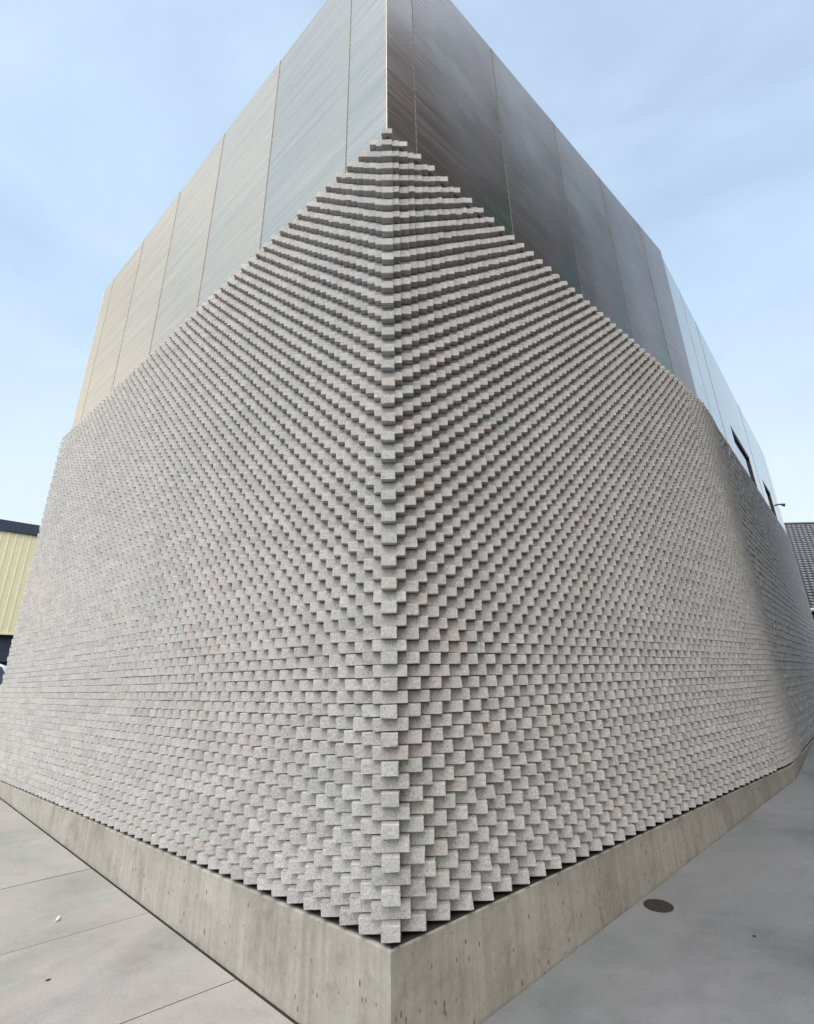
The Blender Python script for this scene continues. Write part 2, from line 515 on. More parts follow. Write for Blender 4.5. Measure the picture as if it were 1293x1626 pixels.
# dark sealant in the joints and along the foot of the plinth, a little below the paving
def seal(p0, p1, w, drop):
    d = (p1 - p0) / np.hypot(*(p1 - p0)); n_ = np.array([-d[1], d[0]]) * w / 2
    q = [p0 - n_, p1 - n_, p1 + n_, p0 + n_]
    mesh_obj('joint_sealant', [v3(x, ground_z(x[1]) - drop) for x in q], [(0, 1, 2, 3)], M['soil'], pav)
for i, s_ in enumerate(s_edges[1:-1]):
    p0 = C + dL * s_ + nL * (gap_wall + 0.001)
    seal(p0, p0 + q_out * 3.09, 0.018 if i == 2 else 0.0088, 0.0035)
seal(C + dL * 0.03 + nL * 0.0105, C + dL * 8.5 + nL * 0.0105, 0.0185, 0.006)
# foreground slabs beyond the corner and the wide apron on the right
a = C + dL * 0.016 + nL * gap_wall
apron_poly = [C + nR * 0.010 + nL * 0.010, a + q_out * 3.1 + np.array([0.006, -0.008]), np.array([0.25, 0.55]), np.array([4.2, 1.6]), PB + nR * 3.3, PB + nR * 3.4 + np.array([3.0, 4.5]),
              PB + dF * 14 + nF * 4.0, PB + dF * 14 + nF * 0.01, PB + nF * 0.01 + dR * 0.004]
# planar pieces only: split at the change of slope
def clip(poly, yc, keep_low):
    out = []
    for i, p in enumerate(poly):
        q = poly[(i + 1) % len(poly)]
        pin = (p[1] <= yc) if keep_low else (p[1] >= yc); qin = (q[1] <= yc) if keep_low else (q[1] >= yc)
        if pin: out.append(np.array(p, float))
        if pin != qin:
            t = (yc - p[1]) / (q[1] - p[1]); out.append(np.array(p) + (np.array(q) - np.array(p)) * t)
    return out
ap_low = clip(apron_poly, -2.0, True); ap_mid = clip(clip(apron_poly, -2.0, False), 12.0, True); ap_hi = clip(apron_poly, 12.0, False)
for pl in (ap_mid, ap_hi):
    mb_v = [v3(p, ground_z(p[1])) for p in pl]
    n = len(mb_v)
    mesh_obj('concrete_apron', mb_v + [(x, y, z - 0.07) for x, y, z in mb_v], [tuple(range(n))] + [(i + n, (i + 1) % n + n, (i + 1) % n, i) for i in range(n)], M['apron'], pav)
# dark asphalt added round the paved strip to bounce less light upward
ry = [-80, -2, 12, 60]; rx = [-70, 70]
mesh_obj('added_road', [(x, y, ground_z(y) - 0.05) for y in ry for x in rx], [(2 * k, 2 * k + 1, 2 * k + 3, 2 * k + 2) for k in range(3)], M['asphalt'])['kind'] = 'structure'

# ------------------------------------------------------------------ the building
bld = empty('clad_building', v3(C, 0))
tag(bld, 'sharp-cornered building of stepped pale granite bricks under brushed metal sheets on a concrete plinth', 'building')
ORG = np.array([C[0], C[1], 0.0])


def part(name, verts, faces, mat, parent=None, smooth=False):
    """a part of the building: vertices given in world space"""
    o = mesh_obj(name, np.array(verts, float) - ORG, faces, mat, parent or bld, smooth)
    return o


def prism(name, poly, z0, z1, mat, parent=None):
    n = len(poly)
    v = [v3(p, z0) for p in poly] + [v3(p, z1) for p in poly]
    f = [(i, (i + 1) % n, n + (i + 1) % n, n + i) for i in range(n)] + [tuple(range(n))[::-1], tuple(range(n, 2 * n))]
    return part(name, v, f, mat, parent)


def inset_plan(d):
    """plan of the building, its three street sides moved in by d"""
    def meet(p, u, q, w):
        t = np.linalg.solve(np.array([[u[0], -w[0]], [u[1], -w[1]]]), np.array(q) - np.array(p)); return np.array(p) + np.array(u) * t[0]
    c = meet(C - nL * d, dL, C - nR * d, dR)
    b = meet(C - nR * d, dR, PB - nF * d, dF)
    e = PB - nF * d + dF * (LEN_F - d)
    l = C - nL * d + dL * (LEN_L - d)
    back = np.array([0.55, 0.83])
    return [c, b, e, e + np.array([-7.0, 5.0]), l + back * 9, l]


prism('core', inset_plan(0.12), 0.2, Z_ROOF - 0.03, M['core'])

# plinth in cast sections
def wall_box(p, d, nrm, s0, s1, z0, z1, t0, t1, name, mat, ch=0.0, parent=None):
    """box on a wall: s along d, t outward along nrm; local X runs along the wall"""
    o = bpy.data.objects.new(name, None)
    lo = (min(s0, s1), min(t0, t1), z0); hi = (max(s0, s1), max(t0, t1), z1)
    v, f = chamfer_box(lo, hi, ch) if ch else plain_box(lo, hi)
    v = np.array(v)
    ax = np.array([[d[0], d[1], 0], [nrm[0], nrm[1], 0], [0, 0, 1]])
    if np.linalg.det(ax) < 0:
        f = [q[::-1] for q in f]
    me = bpy.data.meshes.new(name)
    # local frame: X along wall, Y inward/outward, Z up, as a real rotation
    xdir = np.array(d) if (d[0] * -nrm[1] + d[1] * nrm[0]) * 1 > 0 else np.array(d)
    ang = math.atan2(d[1], d[0])
    rot = np.array([[math.cos(ang), math.sin(ang), 0], [-math.sin(ang), math.cos(ang), 0], [0, 0, 1]])
    loc = np.array([p[0], p[1], 0]) + np.array([*(np.array(d) * lo[0]), z0])
    wv = v @ ax + np.array([p[0], p[1], 0])
    lv = (wv - loc) @ rot.T
    me.from_pydata([tuple(x) for x in lv], [], [tuple(q) for q in f]); me.update()
    me.materials.append(mat)
    o = bpy.data.objects.new(name, me)
    link(o, parent or bld)
    if parent is None:
        o.location = loc - ORG; o.rotation_euler = (0, 0, ang)
    return o


def mitred(name, p, d, nrm, s0, s1, z0, z1, t_out, t_in, mat, m0=0.0, m1=0.0, ch=0.008):
    """plinth length with mitred ends: at the inner face the ends move by m0 and m1"""
    prof = [(t_out, z0), (t_out, z1 - ch), (t_out - ch, z1), (t_in, z1), (t_in, z0)]
    v = []
    for (s, mm) in ((s0, m0), (s1, m1)):
        for t, z in prof:
            k = (t_out - t) / (t_out - t_in)
            q = p + d * (s + mm * k) + nrm * t
            v.append(v3(q, z))
    n = len(prof)
    f = [(i, (i + 1) % n, n + (i + 1) % n, n + i) for i in range(n)] + [tuple(range(n))[::-1], tuple(range(n, 2 * n))]
    a = np.array(v)
    if np.cross(a[f[0][1]] - a[f[0][0]], a[f[0][2]] - a[f[0][0]]) @ np.array([nrm[0], nrm[1], 0]) < 0:
        f = [q[::-1] for q in f]
    return part(name, v, f, mat)


TH = 0.30
for s0, s1, first in ((0, 1.985, 1), (1.988, 4.55, 0), (4.553, 7.05, 0), (7.053, LEN_L + 0.17, 0)):
    mitred('plinth_section', C, dL, nL, s0, s1, -0.6, Z_PL, 0.0, -TH, M['plinth'], m0=TH if first else 0)
for s0, s1, first, last in ((0, 2.27, 1, 0), (2.273, 3.36, 0, 0), (3.363, LEN_R, 0, 1)):
    mitred('plinth_section', C, dR, nR, s0, s1, -0.6, Z_PL, -0.001, -TH, M['plinth'], m0=TH if first else 0, m1=-0.02 if last else 0)
for s0, s1 in ((0.004, 4.5), (4.503, 9.0), (9.003, LEN_F)):
    mitred('plinth_section', PB, dF, nF, s0, s1, -0.6, Z_PL, -0.001, -TH, M['plinth'])
# dark flashing on the ledge under the lowest course
def strip(name, p, d, nrm, s0, s1, t_out, z0, z1, m0=0.0):
    return mitred(name, p, d, nrm, s0, s1, z0, z1, t_out, t_out - 0.16, M['flash'], m0=m0, ch=0.002)
strip('ledge_flashing', C, dL, nL, 0.022, LEN_L + 0.15, -0.022, Z_PL + 0.001, Z_PL + 0.006, 0.16)
strip('ledge_flashing', C, dR, nR, 0.008, LEN_R, -0.008, Z_PL + 0.001, Z_PL + 0.006, 0.16)
strip('ledge_flashing', PB, dF, nF, 0.0, LEN_F, -0.012, Z_PL + 0.001, Z_PL + 0.006)

# ------------------------------------------------------------------ the stepped bricks
BH = 0.0615; HW = 0.0441                              # brick height, half width of a header
specs = []                                            # (lo, hi) world boxes in x,y,z with size class
def place(x0, x1, y0, y1, z):
    specs.append((x0, x1, y0, y1, z))
nR_cells = int((LEN_R - 0.80) / np.hypot(*RS)); nL_cells = int(8.47 / np.hypot(*LS))
for k in range(NP):                                   # pair index from the bottom
    z = Z_BRICK + k * PAIR
    # course with a header on the corner
    place(C[0] - HW, C[0] + HW, C[1], C[1] + 0.100, z)
    for j in range(1, nR_cells + 1):
        x1 = C[0] + HW + RS[0] * j; y0 = C[1] + RS[1] * j
        place(x1 - 0.187, x1, y0, y0 + 0.117, z)
    for j in range(1, nL_cells + 1):
        x0 = C[0] - HW + LS[0] * j; y0 = C[1] + LS[1] * j
        place(x0, x0 + 0.187, y0, y0 + 0.099, z)
    if k == NP - 1: break
    z += PAIR / 2                                     # course with a stretcher across the corner
    yb = C[1] + 0.055
    place(C[0] - 0.0935, C[0] + 0.0935, yb, yb + 0.098, z)
    for j in range(1, nR_cells + 1):
        x1 = C[0] + 0.0960 + RS[0] * j; y0 = yb + RS[1] * j
        place(x1 - 0.187, x1, y0, y0 + 0.117, z)
    for j in range(1, nL_cells + 1):
        x0 = C[0] - 0.0950 + LS[0] * j; y0 = yb + LS[1] * j
        place(x0, x0 + 0.187, y0, y0 + 0.099, z)
specs = np.array(specs)
# size in the picture: the visible step of each front face over its distance squared
mid = np.c_[(specs[:, 0] + specs[:, 1]) / 2, specs[:, 2], specs[:, 4] + BH / 2]
rel = mid - np.array([0, 0, EYE])
depth = rel @ np.array(fwd)
vis = np.full(len(specs), 0.112); vis[np.abs((specs[:, 1] - specs[:, 0]) - 2 * HW) < 1e-4] = 0.095
vis[np.abs(mid[:, 0] - C[0]) < 0.01] *= 1.25
rank = np.argsort(-vis / depth ** 2)
single = set(rank[:300].tolist())

CH = 0.0032
def brick_verts(lx, ly, lz, r, jit=0.0016):
    v = np.array(chamfer_box((0, 0, 0), (lx, ly, lz), CH)[0])
    v = v + r.normal(0, jit, v.shape) * np.array([1.0, 1.3, 0.6])
    return v


classes = {}
def brick_mesh(lx, ly):
    key = (round(lx, 3), round(ly, 3))
    if key not in classes:
        lst = []
        for q in range(7):
            me = bpy.data.meshes.new('brick')
            v = brick_verts(lx, ly, BH, rng)
            me.from_pydata([tuple(x) for x in v], [], CH_FACES); me.update()
            me.materials.append(M['brick'])
            lst.append(me)
        classes[key] = lst
    return random.choice(classes[key])


for i in sorted(single):
    x0, x1, y0, y1, z = specs[i]
    o = bpy.data.objects.new('brick', brick_mesh(x1 - x0, y1 - y0))
    o.location = (x0 - ORG[0] + random.gauss(0, 0.0012), y0 - ORG[1] + random.gauss(0, 0.0022), z + random.gauss(0, 0.0006))
    o.rotation_euler = (0, 0, random.gauss(0, 0.005))
    link(o, bld)


def joined_bricks(name, boxes, rots=0.0):
    """many chamfered boxes in one mesh; boxes: origin (n,3), size (n,3), optional axes"""
    org, size, ax = boxes
    n = len(org)
    unit = np.array(chamfer_box((0, 0, 0), (1, 1, 1), 0.0)[0])
    sgn = []
    for c, a in CH_ORDER:
        sgn.append([0 if k == a else (-1 if c[k] else 1) for k in range(3)])
    sgn = np.array(sgn, float) * CH
    v = unit[None] * size[:, None, :] + sgn[None] + rng.normal(0, 0.0013, (n, 24, 3))
    th = rng.normal(0, 0.004, n) + rots
    if ax is None:
        c, s = np.cos(th), np.sin(th)
        rv = np.stack([v[..., 0] * c[:, None] - v[..., 1] * s[:, None], v[..., 0] * s[:, None] + v[..., 1] * c[:, None], v[..., 2]], -1)
    else:
        rv = v @ ax
    rv = rv + org[:, None, :] + rng.normal(0, 0.0015, (n, 1, 3)) * np.array([1, 1.4, 0.3])
    rv = (rv - ORG).reshape(-1, 3)
    faces4 = [f for f in CH_FACES if len(f) == 4]; faces3 = [f for f in CH_FACES if len(f) == 3]
    base = (np.arange(n) * 24)[:, None]
    loops4 = (np.array(faces4).reshape(1, -1) + base)
    loops3 = (np.array(faces3).reshape(1, -1) + base)
    loops = np.concatenate([loops4.ravel(), loops3.ravel()])
    n4 = len(faces4) * n; n3 = len(faces3) * n
    start = np.concatenate([np.arange(n4) * 4, n4 * 4 + np.arange(n3) * 3])
    tot = np.concatenate([np.full(n4, 4), np.full(n3, 3)])
    me = bpy.data.meshes.new(name)
    me.vertices.add(len(rv)); me.vertices.foreach_set('co', rv.astype(np.float32).ravel())
    me.loops.add(len(loops)); me.loops.foreach_set('vertex_index', loops.astype(np.int32))
    me.polygons.add(len(start)); me.polygons.foreach_set('loop_start', start.astype(np.int32)); me.polygons.foreach_set('loop_total', tot.astype(np.int32))
    me.polygons.foreach_set('use_smooth', np.zeros(len(start), dtype=bool))
    me.update(calc_edges=True); me.validate()
    me.materials.append(M['brick'])
    o = link(bpy.data.objects.new(name, me), bld)
    o['kind'] = 'stuff'
    return o


# the last cells turn gradually from the stepped bond into the flat bond of the bent length
to_, ts_, tr_ = [], [], []
pA = C + dR * (LEN_R - 0.80); pE_ = PB + dF * 1.45
NT = 13
for k in range(2 * NP - 1):
    z = Z_BRICK + k * PAIR / 2
    for j in range(NT):
        t = (j + (1.0 if k % 2 == 0 else 1.5)) / (NT + 0.5)
        P_ = pA * (1 - t) ** 2 + PB * 2 * t * (1 - t) + pE_ * t * t + (nR + nF) / 2 * 0.04 * math.sin(math.pi * min(t, 1.0))
        ph = R(52.5) * (t * t * (3 - 2 * t))
        e_ = np.array([math.cos(ph), math.sin(ph)])
        o_ = P_ - e_ * 0.187
        to_.append((o_[0], o_[1], z)); ts_.append((0.187, 0.1, BH)); tr_.append(ph)
rest = np.array([i for i in range(len(specs)) if i not in single])
sp = specs[rest]
o1 = np.c_[sp[:, 0], sp[:, 2], sp[:, 4]]
s1 = np.c_[sp[:, 1] - sp[:, 0], sp[:, 3] - sp[:, 2], np.full(len(sp), BH)]
# flat-laid bricks of the last, bent length of wall
fo, fs = [], []
ncourse = 2 * NP - 1
for k in range(ncourse):
    z = Z_BRICK + k * PAIR / 2
    s = 1.40 - (0.097 if k % 2 else 0)
    while s < LEN_F - 0.2:
        a = s; b = s + 0.190
        t = -0.075 + rng.normal(0, 0.002) + (0.006 if k % 2 else 0)
        p = PB + dF * a + nF * t
        fo.append((p[0], p[1], z)); fs.append((b - a, 0.07, BH))
        s += 0.1945
fo = np.array(fo); fs = np.array(fs)
axF = np.array([[dF[0], dF[1], 0], [-nF[0] * -1, -nF[1] * -1, 0], [0, 0, 1]])
axF = np.array([[dF[0], dF[1], 0], [nF[0], nF[1], 0], [0, 0, 1]])
# right-handed: X along wall, Y = into the wall
axF[1] = -axF[1] * -1
if np.linalg.det(axF) < 0:
    axF[1] = -axF[1]
    fo = fo + np.array([nF[0], nF[1], 0]) * 0.07
joined_bricks('brickwork', (o1, s1, None))
joined_bricks('brickwork', (fo, fs, axF))
joined_bricks('brickwork', (np.array(to_), np.array(ts_), None), np.array(tr_))

# ------------------------------------------------------------------ metal cladding
MB0 = Z_TOP - 0.12                                     # sheets run down behind the top course
T_OUT = -0.022; T_IN = -0.115
def sheets(p, d, nrm, cuts, mat, z0=MB0, z1=Z_ROOF, t_out=T_OUT, tints=None):
    for q, (a, b) in enumerate(zip(cuts[:-1], cuts[1:])):
        o = wall_box(p, d, nrm, a + 0.004, b - 0.004, z0, z1 + random.gauss(0, 0.002), t_out + random.gauss(0, 0.0012), T_IN, 'metal_sheet', mat, 0.0009)
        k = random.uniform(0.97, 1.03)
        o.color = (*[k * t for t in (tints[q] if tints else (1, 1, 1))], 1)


def seam(p, d, nrm, s, z0, z1, name='seam', t=T_OUT, w=0.0045, h=0.005):
    v, f = [], []
    z = z0; k = 0; zs = []
    while z < z1:
        zs.append((z, h if k % 2 == 0 else h * 0.25)); zz = z + (0.075 if k % 2 == 0 else 0.022)
        zs.append((min(zz, z1) - 0.0005, h if k % 2 == 0 else h * 0.25)); z = zz; k += 1
    for z, hh in zs:
        for ds, dt in ((-w, -0.02), (-w * 0.8, hh), (w * 0.8, hh), (w, -0.02)):
            v.append(v3(p + d * (s + ds) + nrm * (t + dt), z))
    for i in range(len(zs) - 1):
        for j in range(3):
            f.append((4 * i + j, 4 * i + j + 1, 4 * i + 5 + j, 4 * i + 4 + j))
    f.append((0, 1, 2, 3)); n = 4 * (len(zs) - 1); f.append((n + 3, n + 2, n + 1, n))
    a = np.array(v)
    if np.cross(a[f[1][1]] - a[f[1][0]], a[f[1][2]] - a[f[1][0]]) @ np.array([nrm[0], nrm[1], 0]) < 0:
        f = [q[::-1] for q in f]
    return part(name, v, f, M['seam'])


off = T_OUT                                             # where the two faces of the sheets meet at the corner
cutL = [0.0185, 0.555, 1.975, 3.40, 4.83, 6.26, 7.69, LEN_L - 0.03]
cutR = [0.0185, 0.375, 1.80, 3.22, 4.58, 5.98, LEN_R - 0.012]
sheets(C, dL, nL, cutL, M['metal'], tints=[(0.94, 0.91, 0.86), (1.03, 0.97, 0.87), (1.22, 1.07, 0.88), (1.34, 1.12, 0.86), (1.45, 1.16, 0.84), (1.53, 1.19, 0.82), (1.56, 1.21, 0.81)])  # warmer sheet by sheet: a golden reflection put into their colour
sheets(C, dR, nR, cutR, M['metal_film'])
for s in cutL[1:-1]: seam(C, dL, nL, s, MB0, Z_ROOF - 0.002)
for s in cutR[1:-1]: seam(C, dR, nR, s, MB0, Z_ROOF - 0.002)
# bent length, with two dark windows cut through the sheets
W1, W2, WZ = (4.25, 6.95), (9.2, 10.9), 5.24 + EYE
tF = T_OUT - 0.03
cutF = [0.006, 1.42, 2.84, 4.25]
sheets(PB, dF, nF, cutF, M['metal_pale'], t_out=tF)
sheets(PB, dF, nF, [6.95, 8.08, 9.2], M['metal_pale'], t_out=tF)
sheets(PB, dF, nF, [10.9, 12.1, LEN_F], M['metal_pale'], t_out=tF)
sheets(PB, dF, nF, [4.25, 5.6, 6.95], M['metal_pale'], z0=WZ, t_out=tF)
sheets(PB, dF, nF, [9.2, 10.9], M['metal_pale'], z0=WZ, t_out=tF)
for s in (1.42, 2.84, 8.08, 12.1): seam(PB, dF, nF, s, MB0, Z_ROOF - 0.002, t=tF)
for (a, b) in (W1, W2):
    fr = MB()
    ax = np.array([[dF[0], dF[1], 0], [nF[0], nF[1], 0], [0, 0, 1]]); og = (PB[0] - ORG[0], PB[1] - ORG[1], 0)
    for lo, hi in (((a + 0.005, -0.118, MB0), (a + 0.06, -0.062, WZ - 0.005)), ((b - 0.06, -0.118, MB0), (b - 0.005, -0.062, WZ - 0.005)),
                   ((a + 0.061, -0.118, WZ - 0.06), (b - 0.061, -0.062, WZ - 0.005))):
        fr.box(lo, hi, ax, og)
    w = fr.build('window', M['frame'], bld)
    for q0, q1 in ((a + 0.062, b - 0.062),):
        pn = MB(); pn.box((q0, -0.112, MB0), (q1, -0.104, WZ - 0.062), ax, og)
        pn.build('pane', M['glass'], w)
# capping along the roof edge
def coping(p, d, nrm, s0, s1, t, m0=0, m1=0):
    prof = [(t - 0.003, Z_ROOF + 0.003), (t - 0.003, Z_ROOF + 0.012), (t - 0.25, Z_ROOF + 0.012), (t - 0.25, Z_ROOF + 0.003)]
    v = []
    for s, mm in ((s0, m0), (s1, m1)):
        for tt, z in prof:
            k = (t - 0.003 - tt) / 0.247
            v.append(v3(p + d * (s + mm * k) + nrm * tt, z))
    f = [(i, (i + 1) % 4, 4 + (i + 1) % 4, 4 + i) for i in range(4)] + [(3, 2, 1, 0), (4, 5, 6, 7)]
    return part('coping', v, f, M['cap'])
coping(C, dL, nL, 0.018, LEN_L - 0.02, T_OUT, m0=0.25)
coping(C, dR, nR, 0.018, LEN_R, T_OUT - 0.001, m0=0.25)
coping(PB, dF, nF, 0.02, LEN_F, tF)
# return of the metal and of the stones at the far left end
ret = np.array([0.55, 0.83]); ret = ret / np.hypot(*ret)
prism('metal_return', [C + dL * (LEN_L - 0.025) + nL * (T_OUT - 0.002), C + dL * (LEN_L - 0.15) - nL * 0.2, C + dL * (LEN_L - 0.15) - nL * 0.2 + ret * 8.4, C + dL * (LEN_L - 0.025) - nL * 0.05 + ret * 8.6], MB0, Z_ROOF - 0.004, M['metal'])
# small bracket lamp far along the wall
lp = PB + dF * 11.45 + nF * tF
lz = 4.93 + EYE
lm = MB()
lm.tube([v3(lp + nF * -0.01, lz) - ORG, v3(lp + nF * 0.08, lz + 0.02) - ORG, v3(lp + nF * 0.16, lz + 0.01) - ORG], 0.022, 8)
arm = lm.build('lamp_arm', M['frame'], bld)
hd = MB(); hd.tube([v3(lp + nF * 0.16, lz + 0.02) - ORG, v3(lp + nF * 0.20, lz - 0.01) - ORG, v3(lp + nF * 0.27, lz - 0.04) - ORG], [0.022, 0.04, 0.055], 10)
hd.build('lamp_head', M['frame'], arm)

# ------------------------------------------------------------------ small things on the ground
def lathe(prof, n=28):
    v, f = [], []
    for r, z in prof:
        v += [(r * math.cos(2 * math.pi * k / n), r * math.sin(2 * math.pi * k / n), z) for k in range(n)]
    for i in range(len(prof) - 1):
        for k in range(n):
            f.append((i * n + k, i * n + (k + 1) % n, (i + 1) * n + (k + 1) % n, (i + 1) * n + k))
    f.append(tuple((len(prof) - 1) * n + k for k in range(n)))
    return v, f
dx, dy = 1.612, 4.70
drain = empty('drain_cover', (dx, dy, ground_z(dy)))
drain.rotation_euler = (math.atan(0.062), 0, 0.3)
tag(drain, 'round dark brown iron cover set flush in the grey concrete on the right', 'drain cover')
v, f = lathe([(0.097, 0.0), (0.097, 0.005), (0.094, 0.007), (0.088, 0.007), (0.087, 0.004)]); mesh_obj('rim', v, f[:-1], M['iron'], drain)
v, f = lathe([(0.0865, 0.002), (0.0865, 0.0055), (0.06, 0.0065), (0.03, 0.0065)]); lid = mesh_obj('lid', v, f, M['iron'], drain)
kb = MB()
kb.box((-0.02, -0.005, 0.0068), (0.02, 0.005, 0.0085)); kb.build('lifting_slot', M['void'], lid)


def crumple(name, x, y, size, mat, label, cat, seed, squash=(1, 1, 1), rz=0.0, n=14, group=None):
    r = np.random.default_rng(seed)
    import bmesh
    bm = bmesh.new()
    bmesh.ops.create_icosphere(bm, subdivisions=2, radius=1.0)
    for vv in bm.verts:
        k = 0.72 + 0.45 * r.random()
        vv.co = Vector((vv.co.x * k * squash[0], vv.co.y * k * squash[1], vv.co.z * k * squash[2])) * size
    zmin = min(vv.co.z for vv in bm.verts)
    for vv in bm.verts: vv.co.z -= zmin
    me = bpy.data.meshes.new(name); bm.to_mesh(me); bm.free()
    me.materials.append(mat)
    o = bpy.data.objects.new(name, me); COL.objects.link(o)
    o.location = (x, y, ground_z(y)); o.rotation_euler = (0, 0, rz)
    tag(o, label, cat, group)
    return o


crumple('paper_scrap', -2.52, 4.70, 0.021, M['paper'], 'small crumpled white paper scrap lying on the left paving slab', 'litter', 3, (0.6, 1.6, 0.6), 0.2)
crumple('dry_leaf', -2.13, 3.98, 0.010, M['twig'], 'tiny dark curled leaf on the paving near the lower left corner', 'leaf', 5, (1.6, 0.5, 0.35), 0.6)
for x, y, s, sd_, lb in ((2.62, 5.95, 0.009, 11, 'tiny dark pebble on the right concrete, farthest from the drain cover towards the wall bend'), (2.02, 4.27, 0.009, 12, 'tiny dark pebble on the right concrete, right of and below the drain cover')):
    crumple('pebble', x, y, s, M['twig'], lb, 'pebble', sd_, (1.3, 0.8, 0.5), 0.4, group='pebbles on the right concrete')

# ------------------------------------------------------------------ pale yellow shed on the far left
G12 = ground_z(12)
sh0 = np.array([-16.45, 20.95]); sd_ = np.array([0.88, 1.04]); sd_ = sd_ / np.hypot(*sd_); sn = np.array([sd_[1], -sd_[0]])
shed = empty('yellow_shed', v3(sh0, G12))
tag(shed, 'pale yellow ribbed shed with dark navy fascia and dark open front at the far left', 'shed')
def shed_part(name, s0, s1, t0, t1, z0, z1, mat, parent=None):
    b = MB(); b.box((s0, t0, z0), (s1, t1, z1), np.array([[sd_[0], sd_[1], 0], [sn[0], sn[1], 0], [0, 0, 1]]), (0, 0, -G12))
    o = b.build(name, mat, parent or shed)
    o.data.flip_normals()
    return o
ZT = 6.2 + EYE; ZW = 1.965 + EYE
def ribbed(s0, s1, z0, z1, name, mat):
    pr = []
    s = s0
    while s < s1:
        pr += [(s, 0.0), (s + 0.16, 0.0), (s + 0.18, 0.012), (s + 0.23, 0.012)]; s += 0.25
    v = [v3(sd_ * a + sn * t, z - G12) for z in (z0, z1) for a, t in pr]
    n = len(pr)
    f = [(i, i + 1, n + i + 1, n + i) for i in range(n - 1)]
    return mesh_obj(name, v, f, mat, shed)
shed_part('core', -9, 8, -6.0, -0.3, 0.3, ZT - 0.1, M['void'])
ribbed(-9, 8, ZW, ZT - 0.40, 'ribbed_wall', M['cream'])
shed_part('fascia', -9.1, 8.1, -0.5, 0.10, ZT - 0.41, ZT, M['navy'])
shed_part('door_head', -9, 8, -0.28, 0.05, ZW - 0.06, ZW - 0.001, M['cream'])
shed_part('roller_shutter', -9, 8, -0.28, -0.2, 1.62 + 0.9, ZW - 0.065, M['navy'])
for s in (-6.0, -2.2, 2.0, 5.5):
    shed_part('post', s - 0.08, s + 0.08, -0.19, -0.02, G12, ZW - 0.07, M['frame'])

# ------------------------------------------------------------------ white car parked before the shed
car = empty('parked_car', (-10.05, 14.2, G12))
tag(car, 'white car with red tail light, barely showing at the left edge behind the brick wall', 'car')
def extrude(prof, y0, y1):
    n = len(prof)
    v = [(x, y0, z) for x, z in prof] + [(x, y1, z) for x, z in prof]
    f = [(i, (i + 1) % n, n + (i + 1) % n, n + i) for i in range(n)] + [tuple(range(n))[::-1], tuple(range(n, 2 * n))]
    return v, f
prof = [(0.02, 0.35), (0.02, 0.62), (-0.03, 1.00), (-0.22, 1.10), (-0.55, 1.58), (-0.80, 1.66), (-2.1, 1.64), (-2.75, 1.15), (-3.75, 1.00), (-4.0, 0.80), (-4.05, 0.38), (-3.6, 0.28), (-0.4, 0.28)]
v, f = extrude(prof, -0.85, 0.85); body = mesh_obj('body', v, f, M['white_paint'], car)
mod = body.modifiers.new('bevel', 'BEVEL'); mod.width = 0.06; mod.segments = 3
gp = [(-0.62, 1.14), (-0.80, 1.55), (-2.02, 1.54), (-2.52, 1.14)]
for y0, y1 in ((-0.858, -0.80), (0.80, 0.858)):
    v, f = extrude(gp, y0, y1); mesh_obj('side_window', v, f, M['glass'], car)
rw = MB(); rw.add([(-0.215, -0.7, 1.13), (-0.215, 0.7, 1.13), (-0.50, 0.62, 1.545), (-0.50, -0.62, 1.545), (-0.26, -0.7, 1.12), (-0.26, 0.7, 1.12), (-0.55, 0.62, 1.53), (-0.55, -0.62, 1.53)],
                   [(0, 1, 2, 3), (7, 6, 5, 4), (0, 4, 5, 1), (1, 5, 6, 2), (2, 6, 7, 3), (3, 7, 4, 0)]); rw.build('rear_window', M['glass'], car)
for y in (-0.72, 0.72):
    tl = MB(); tl.box((-0.16, y - 0.13, 0.72), (0.05, y + 0.15 if y > 0 else y + 0.13, 1.05), ch=0.015); tl.build('tail_light', M['red_lens'], car)
bp = MB(); bp.box((-0.10, -0.80, 0.34), (0.09, 0.80, 0.60), ch=0.03); bp.build('bumper', M['frame'], car)
for wx in (-0.85, -3.25):
    for wy in (-0.80, 0.80):
        wv, wf = lathe([(0.32, -0.1), (0.32, 0.1), (0.22, 0.11), (0.20, 0.09)], 20)
        wh = mesh_obj('wheel', [(x, z, y) for x, y, z in wv], [q[::-1] for q in wf], M['rubber'], car)
        wh.location = (wx, wy, 0.32)
        rv, rf = lathe([(0.20, -0.08), (0.20, 0.095), (0.05, 0.10)], 16)
        mesh_obj('rim', [(x, z, y) for x, y, z in rv], [q[::-1] for q in rf], M['seam'], wh)

